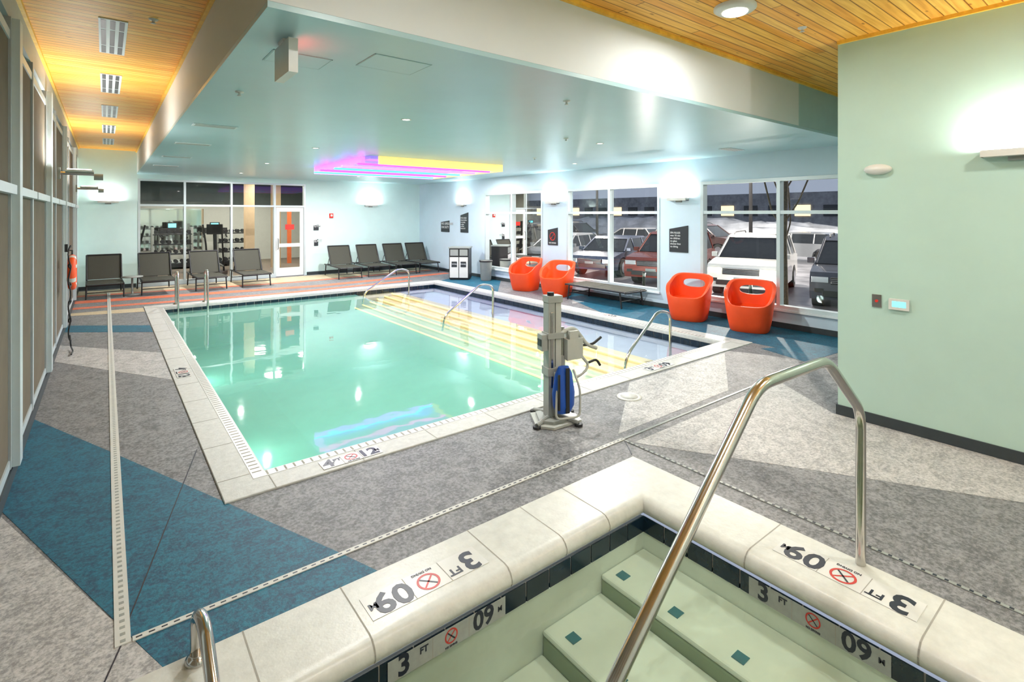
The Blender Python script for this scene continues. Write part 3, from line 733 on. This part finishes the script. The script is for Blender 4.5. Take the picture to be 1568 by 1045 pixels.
b=B(); 
ring=[(0,.20*math.cos(a),.2*math.sin(a)) for a in [2*PI*i/32 for i in range(32)]]
b.tube(ring,.045,ORL,12,closed=True)
for a0 in(.4,1.97,3.54,5.1):
    seg=[(0,.20*math.cos(a0+d),.2*math.sin(a0+d)) for d in(-.13,0,.13)]
    b.tube(seg,.048,WPLAST,12)
b.tube([(-.05,0,.3),(.0,0,.3),(.0,0,.24)],.01,BLACK,8)
b.done('life_ring',loc=(XL+.14,9.35,1.0))
b=B(); P=[]
for i in range(90):
    a=i*.35; k=i/90
    P.append((.02+.012*math.sin(a*1.7),.07*math.cos(a)*(.6+.4*math.sin(i*.21)),1.35-1.2*k+.08*math.sin(a)))
b.tube(P,.009,BLACK,6); b.box(-.03,.0,-.03,.03,1.3,1.4,BLACK); b.tube([(0.02,0,.2),(.03,.1,.03),(.06,-.15,.02),(.05,-.35,.02)],.009,BLACK,6,.05)
b.done('hanging_rope',loc=(XL+.11,8.7+.25,.004))

# ------------------------------------------------------------------ gym room behind
GW=mat('gym_wall',(.50,.52,.48),.7,var=.03); GD=mat('gym_bulkhead',(.07,.09,.09),.7,var=.1)
GF=mat('gym_floor',(.16,.13,.10),.6,var=.2,vscale=10); GC=mat('gym_ceiling',(.06,.08,.08),.8,var=.1)
gx0,gx1,gy0,gy1=-.5,7.4,YF+t+.01,22.5
b=B(); b.box(gx0,gx1,gy0,gy1,-.1,-.001,GF); b.done('floor_gym')
b=B(); b.box(gx0,gx1,gy1,gy1+.1,0,2.1,GW); b.box(gx0,gx1,gy1,gy1+.1,2.1,3,GD); b.box(gx0-.1,gx0,gy0,gy1,0,3,GW); b.box(gx1,gx1+.1,gy0,gy1,0,3,GW); b.done('wall_gym')
b=B(); b.box(gx0,gx1,gy0,gy1,3,3.1,GC)
b.box(gx0,2.72,gy0+.9,gy0+1.1,2.15,2.999,GD)
b.done('ceiling_gym')
b=B(); OW=mat('orange_wall',(.70,.15,.04),.6,var=.05); b.box(5.25,5.38,20.0,20.1,0,1.9,OW); b.done('partition_orange')
b=B(); TAN=mat('gym_column_tan',(.5,.36,.22),.6,var=.05)
for x,y in((3.55,17.9),(4.55,18.8)): b.box(x-.13,x+.13,y-.13,y+.13,0,2.98,TAN)
b.done('gym_column')
b=B(); b.box(.4,.46,gy1-.04,gy1-.001,.5,2.0,SIGN); b.box(.46,2.9,gy1-.04,gy1-.001,.5,2.0,mat('mirror',(.8,.85,.85),.05,1.0,var=.01)); b.done('gym_mirror')
for (x,y) in((.8,18.2),(2.4,17.6),(4.1,17.2),(5.6,19.0),(2.2,20.6),(4.4,20.6)):
    b=B(); b.box(x-.25,x+.25,y-.25,y+.25,2.94,2.999,WPLAST); b.box(x-.21,x+.21,y-.21,y+.21,2.93,2.94,E_W); o=b.done('gym_ceiling_panel')
    a=area('panel_lamp',(x,y,2.92),.4,.4,30,col=(1,.93,.8)); a.parent=o; a.matrix_parent_inverse=T(*o.location).inverted()
def treadmill(x,y,rot):
    b=B(); b.box(-.38,.38,-.8,.8,.05,.2,BLACK); b.box(-.28,.28,-.78,.6,.2,.21,GPLAST)
    for s_ in(-1,1):
        b.tube([(s_*.36,.6,.15),(s_*.36,.72,1.15)],.04,GPLAST,8); b.tube([(s_*.36,.7,1.05),(s_*.36,.2,.98)],.025,BLACK,8)
        b.box(s_*.34-.03,s_*.34+.03,-.8,.8,0,.05,BLACK)
    b.box(-.4,.4,.6,.75,1.1,1.3,BLACK); b.box(-.16,.16,.66,.7,1.3,1.5,BLACK); b.box(-.12,.12,.652,.66,1.33,1.47,E_S)
    b.done('treadmill',loc=(x,y,0),rot=rot,bevel=.01)
treadmill(.2,19.2,.1); treadmill(3.1,21.1,-.1); treadmill(1.9,20.9,.1)
def elliptical(x,y,rot):
    b=B(); b.box(-.3,.3,-.6,.6,.0,.1,BLACK); b.cyl((-.12,-.35,.35),(.12,-.35,.35),.3,GPLAST,20)
    for s_ in(-1,1):
        b.tube([(s_*.22,.5,.1),(s_*.22,.35,.9),(s_*.25,.15,1.5)],.025,BLACK,8,.1); b.tube([(s_*.2,-.35,.45),(s_*.2,.45,.25)],.03,GPLAST,8)
    b.tube([(0,.5,.1),(0,.4,1.3)],.05,BLACK,8); b.box(-.2,.2,.33,.4,1.2,1.5,BLACK)
    b.done('elliptical_trainer',loc=(x,y,0),rot=rot)
elliptical(.7,17.0,.5); elliptical(2.4,17.2,-.4)
for (dx,dy) in((1.6,18.8),(3.3,18.9)):
    b=B()
    for z in(.3,.6,.9,1.2):
        b.box(-.5,.5,-.2,.2,z-.03,z,BLACK)
        for i in range(6):
            x=-.42+i*.17; b.cyl((x,-.12,z+.05),(x,.12,z+.05),.018,STEEL,8)
            for s_ in(-1,1): b.cyl((x,s_*.1,z+.06),(x,s_*.16,z+.06),.055,BLACK,10)
    for s_ in(-.5,.5): b.box(s_-.03,s_+.03,-.2,.2,0,1.4,GPLAST)
    b.done('dumbbell_rack',loc=(dx,dy,0))

# ------------------------------------------------------------------ outside
SNOW=mat('snow',(.45,.47,.51),.8,var=.3,vscale=.8,bump=.3,bscale=3); ASPH=mat('wet_asphalt',(.13,.13,.145),.3,var=.6,vscale=1.2); LAWN=mat('lawn',(.08,.17,.04),.9,var=.4,vscale=20)
b=B(); b.box(XR+t,11.0,-6,30,-.35,-.25,LAWN); b.box(11.0,11.2,-6,30,-.35,-.12,GROUT); b.box(11.2,75,-40,80,-.35,-.25,ASPH); b.done('ground_parking_lot')
def snowbank(x,y,sx,sy,h):
    b=B(); N=28; vs=[];fs=[]
    for i in range(N):
        for j in range(N):
            u,v=i/(N-1)*2-1,j/(N-1)*2-1; r=max(0,1-u*u)*max(0,1-v*v)
            vs.append((u*sx,v*sy,h*r**.4*(.65+.5*random.random())))
    for i in range(N-1):
        for j in range(N-1): a=i*N+j; fs.append((a,a+N,a+N+1,a+1))
    b.add(vs,fs,SNOW,True); b.done('snow_bank',loc=(x,y,-.25))
snowbank(33,24,2.2,17,1.75); snowbank(33,-1,2.2,7.5,1.75)
TIRE=mat('tyre',(.02,.02,.02),.8,var=.1); CGL=mat('car_glass',(.03,.035,.04),.08,var=.1); CHR=mat('chrome',(.6,.6,.62),.2,1.0,var=.05)
def car(name,col,x,y,rot,suv,sc=.88,lights=False):
    P=mat(name+'_paint',col,.25,.2,var=.03,coat=.5); b=B()
    top=1.72 if suv else 1.42; belt=1.08 if suv else .92
    body=[(-2.3,.38),(-2.32,.6),(-2.25,belt-.05),(-1.9,belt),(.95,belt),(1.5,belt-.03),(2.15,belt-.13),(2.3,belt-.3),(2.34,.5),(2.25,.3),(1.85,.28),(1.80,.5),(1.6,.68),(1.35,.73),(1.1,.68),(.92,.5),(.87,.28),(-.9,.28),(-.95,.5),(-1.15,.68),(-1.4,.73),(-1.65,.68),(-1.85,.5),(-1.9,.3)]
    b.loft([[(p,.92,q) for p,q in body],[(p,-.92,q) for p,q in body]],P)
    gh=[(-2.12,belt),(-1.95 if suv else -1.6,top-.06),(-1.7 if suv else -1.2,top),(.1,top),(.35,top-.05),(1.15,belt)]
    b.loft([[(p,.86-.16*((q-belt)/(top-belt)),q) for p,q in gh],[(p,-.86+.16*((q-belt)/(top-belt)),q) for p,q in gh]],CGL)
    rf=[(-1.95 if suv else -1.45,top-.05),(-1.7 if suv else -1.2,top+.02),(.15,top+.02),(.4,top-.06)]
    b.loft([[(p,.73,q) for p,q in rf],[(p,-.73,q) for p,q in rf]],P)
    for s_ in(-1,1):
        for (xa,xb) in((-2.12,-1.95 if suv else -1.6),(-.95,-.95),(.1,.1),(1.15,.35)):
            b.tube([(xa,s_*.865,belt),(xb,s_*.715,top-.03)],.035,P,6)
        for xw in(-1.4,1.35):
            b.cyl((xw,s_*.70,.34),(xw,s_*.93,.34),.34,TIRE,24); b.cyl((xw,s_*.925,.34),(xw,s_*.945,.34),.21,CHR,10)
        b.box(.9,1.05,min(s_*.92,s_*1.08),max(s_*.92,s_*1.08),belt,belt+.14,P)
        b.cbox((2.24,s_*.70,belt-.30),(.16,.36,.14),E_H if lights else CHR); b.cbox((-2.28,s_*.75,belt-.25),(.1,.24,.25),RED)
        b.cbox((2.30,s_*.72,.52),(.08,.2,.1),BLACK)
    b.cbox((2.31,0,belt-.32),(.06,.95,.17),BLACK)
    for k in(-.36,-.32,-.28): b.cbox((2.34,0,belt+k),(.03,.93,.012),CHR)
    b.cbox((2.33,0,.45),(.05,1.3,.14),BLACK); b.cbox((2.35,0,.56),(.02,.34,.09),CHR)
    if suv:
        for s_ in(-.6,.6): b.tube([(-1.7,s_,top+.02),(-1.6,s_,top+.09),(0,s_,top+.09),(.15,s_,top+.02)],.02,BLACK,6,.05)
    b.done(name,loc=(x,y,-.25),rot=rot,scale=sc,bevel=.03)
car('white_suv',(.70,.70,.68),13.9,7.0,PI+.3,True,.86,True)
car('dark_car',(.06,.065,.08),13.9,4.6,PI+.3,True,.86); car('red_car',(.16,.04,.03),13.9,9.6,PI+.3,True,.86)
car('dark_car',(.06,.08,.13),14.2,12.2,PI+.3,False,.88); car('silver_car',(.30,.32,.35),14.2,14.8,PI+.3,False,.9); car('dark_car',(.07,.07,.07),14.2,17.4,PI+.3,True,.9)
car('silver_car',(.30,.32,.35),14.2,20.0,PI+.3,True,.9); car('white_car',(.6,.6,.6),14.2,22.6,PI+.3,False,.9)
for i,(nm,cc) in enumerate((('dark_car',(.06,.07,.1)),('silver_car',(.3,.32,.34)),('dark_car',(.08,.05,.05)),('white_car',(.5,.5,.5)),('dark_car',(.06,.06,.07)),('silver_car',(.25,.27,.3)))):
    car(nm,cc,24.0,5.5+i*4.6,PI/2 if i%2 else -PI/2,i%2==0,.88)
b=B()
BR=mat('tree_bark',(.10,.08,.06),.9,var=.4,vscale=20)
b.tube([(0,0,0),(.03,.05,1.5),(0,0,3),(.1,.1,5)],.07,BR,10)
for i in range(16):
    a=i*2.4; z=1.5+i*.2; b.tube([(0,0,z),(.25*math.cos(a),.25*math.sin(a),z+.4),(.5*math.cos(a+.3),.5*math.sin(a+.3),z+1.1)],.016,BR,6,.1)
b.done('bare_tree',loc=(10.6,4.75,-.25))
FAC=mat('facade_render',(.30,.31,.33),.8,var=.3,vscale=1.5)
b=B(); b.box(60,70,-30,75,-.25,4.2,FAC)
for i in range(35):
    y=-28+i*2.9; b.box(59.9,60,y,y+1.6,1.6,2.8,E_WIN if (i*7)%3==0 else CGL)
b.done('building_across_street')
for (x,y) in((18.5,2.0),(18.5,9.5),(18.5,17),(27.2,14),(27.2,5.5)):  # street lamps added to light the parking lot
    b=B(); b.cyl((0,0,0),(0,0,5.5),.07,BLACK,10,.05); b.tube([(0,0,5.4),(-.9,0,5.6)],.035,BLACK,8); b.box(-1.3,-.8,-.14,.14,5.54,5.64,GPLAST); b.box(-1.27,-.85,-.11,.11,5.53,5.54,E_W)
    o=b.done('added_street_lamp',loc=(x,y,-.25))
    a=area('lot_fill_light',(x-1.05,y,5.2),.3,.2,800,col=(1,.9,.78)); a.parent=o; a.matrix_parent_inverse=T(*o.location).inverted()
for y in(5.6,8.4,11.2,16.5):  # bollard lamps added in front of the cars to light them
    b=B(); b.cyl((0,0,0),(0,0,.45),.04,BLACK,12); b.cyl((0,0,.45),(0,0,.53),.035,GPLAST,12); b.cyl((0,0,.53),(0,0,.56),.045,BLACK,12); o=b.done('added_bollard',loc=(10.9,y,-.25))
    l=bpy.data.lights.new('bollard_fill_lamp','POINT'); l.energy=55; l.shadow_soft_size=.03; l.color=(1,.95,.88); a=bpy.data.objects.new('bollard_fill_lamp',l); scene.collection.objects.link(a); a.location=(11.02,y,.26)
    a.parent=o; a.matrix_parent_inverse=T(*o.location).inverted()

for y in(6.2,9.6):  # underwater lights added to make the pool glow
    b=B(); b.M=T(IX0+.001,y,-.62)@Matrix.Rotation(PI/2,4,'Y'); b.lathe([(.13,0),(.13,.015),(.1,.02)],STEEL,(0,0,0),20,False); b.lathe([(.1,.012),(.001,.02)],E_W,(0,0,0),20,False)
    o=b.done('pool_fill_light'); a=area('pool_fill_lamp',(IX0+.03,y,-.62),.2,.2,12,col=(.85,1,.95),rot=(0,-PI/2,0),shape='DISK'); a.parent=o; a.matrix_parent_inverse=T(*o.location).inverted()

# ------------------------------------------------------------------ world, camera
w=bpy.data.worlds.new('dusk'); scene.world=w; w.use_nodes=True
bg=w.node_tree.nodes['Background']; bg.inputs['Color'].default_value=(.19,.22,.28,1); bg.inputs['Strength'].default_value=1.0
cam=bpy.data.cameras.new('camera'); co=bpy.data.objects.new('camera',cam); scene.collection.objects.link(co)
co.location=(0,0,1.8); co.rotation_euler=(PI/2,0,-math.radians(38.1)); cam.sensor_width=36; cam.lens=36*794/1568; cam.shift_y=-(522.5-328)/1568; cam.clip_start=.05
scene.camera=co
scene.view_settings.view_transform='Standard'; scene.view_settings.look='None'; scene.view_settings.exposure=0.9
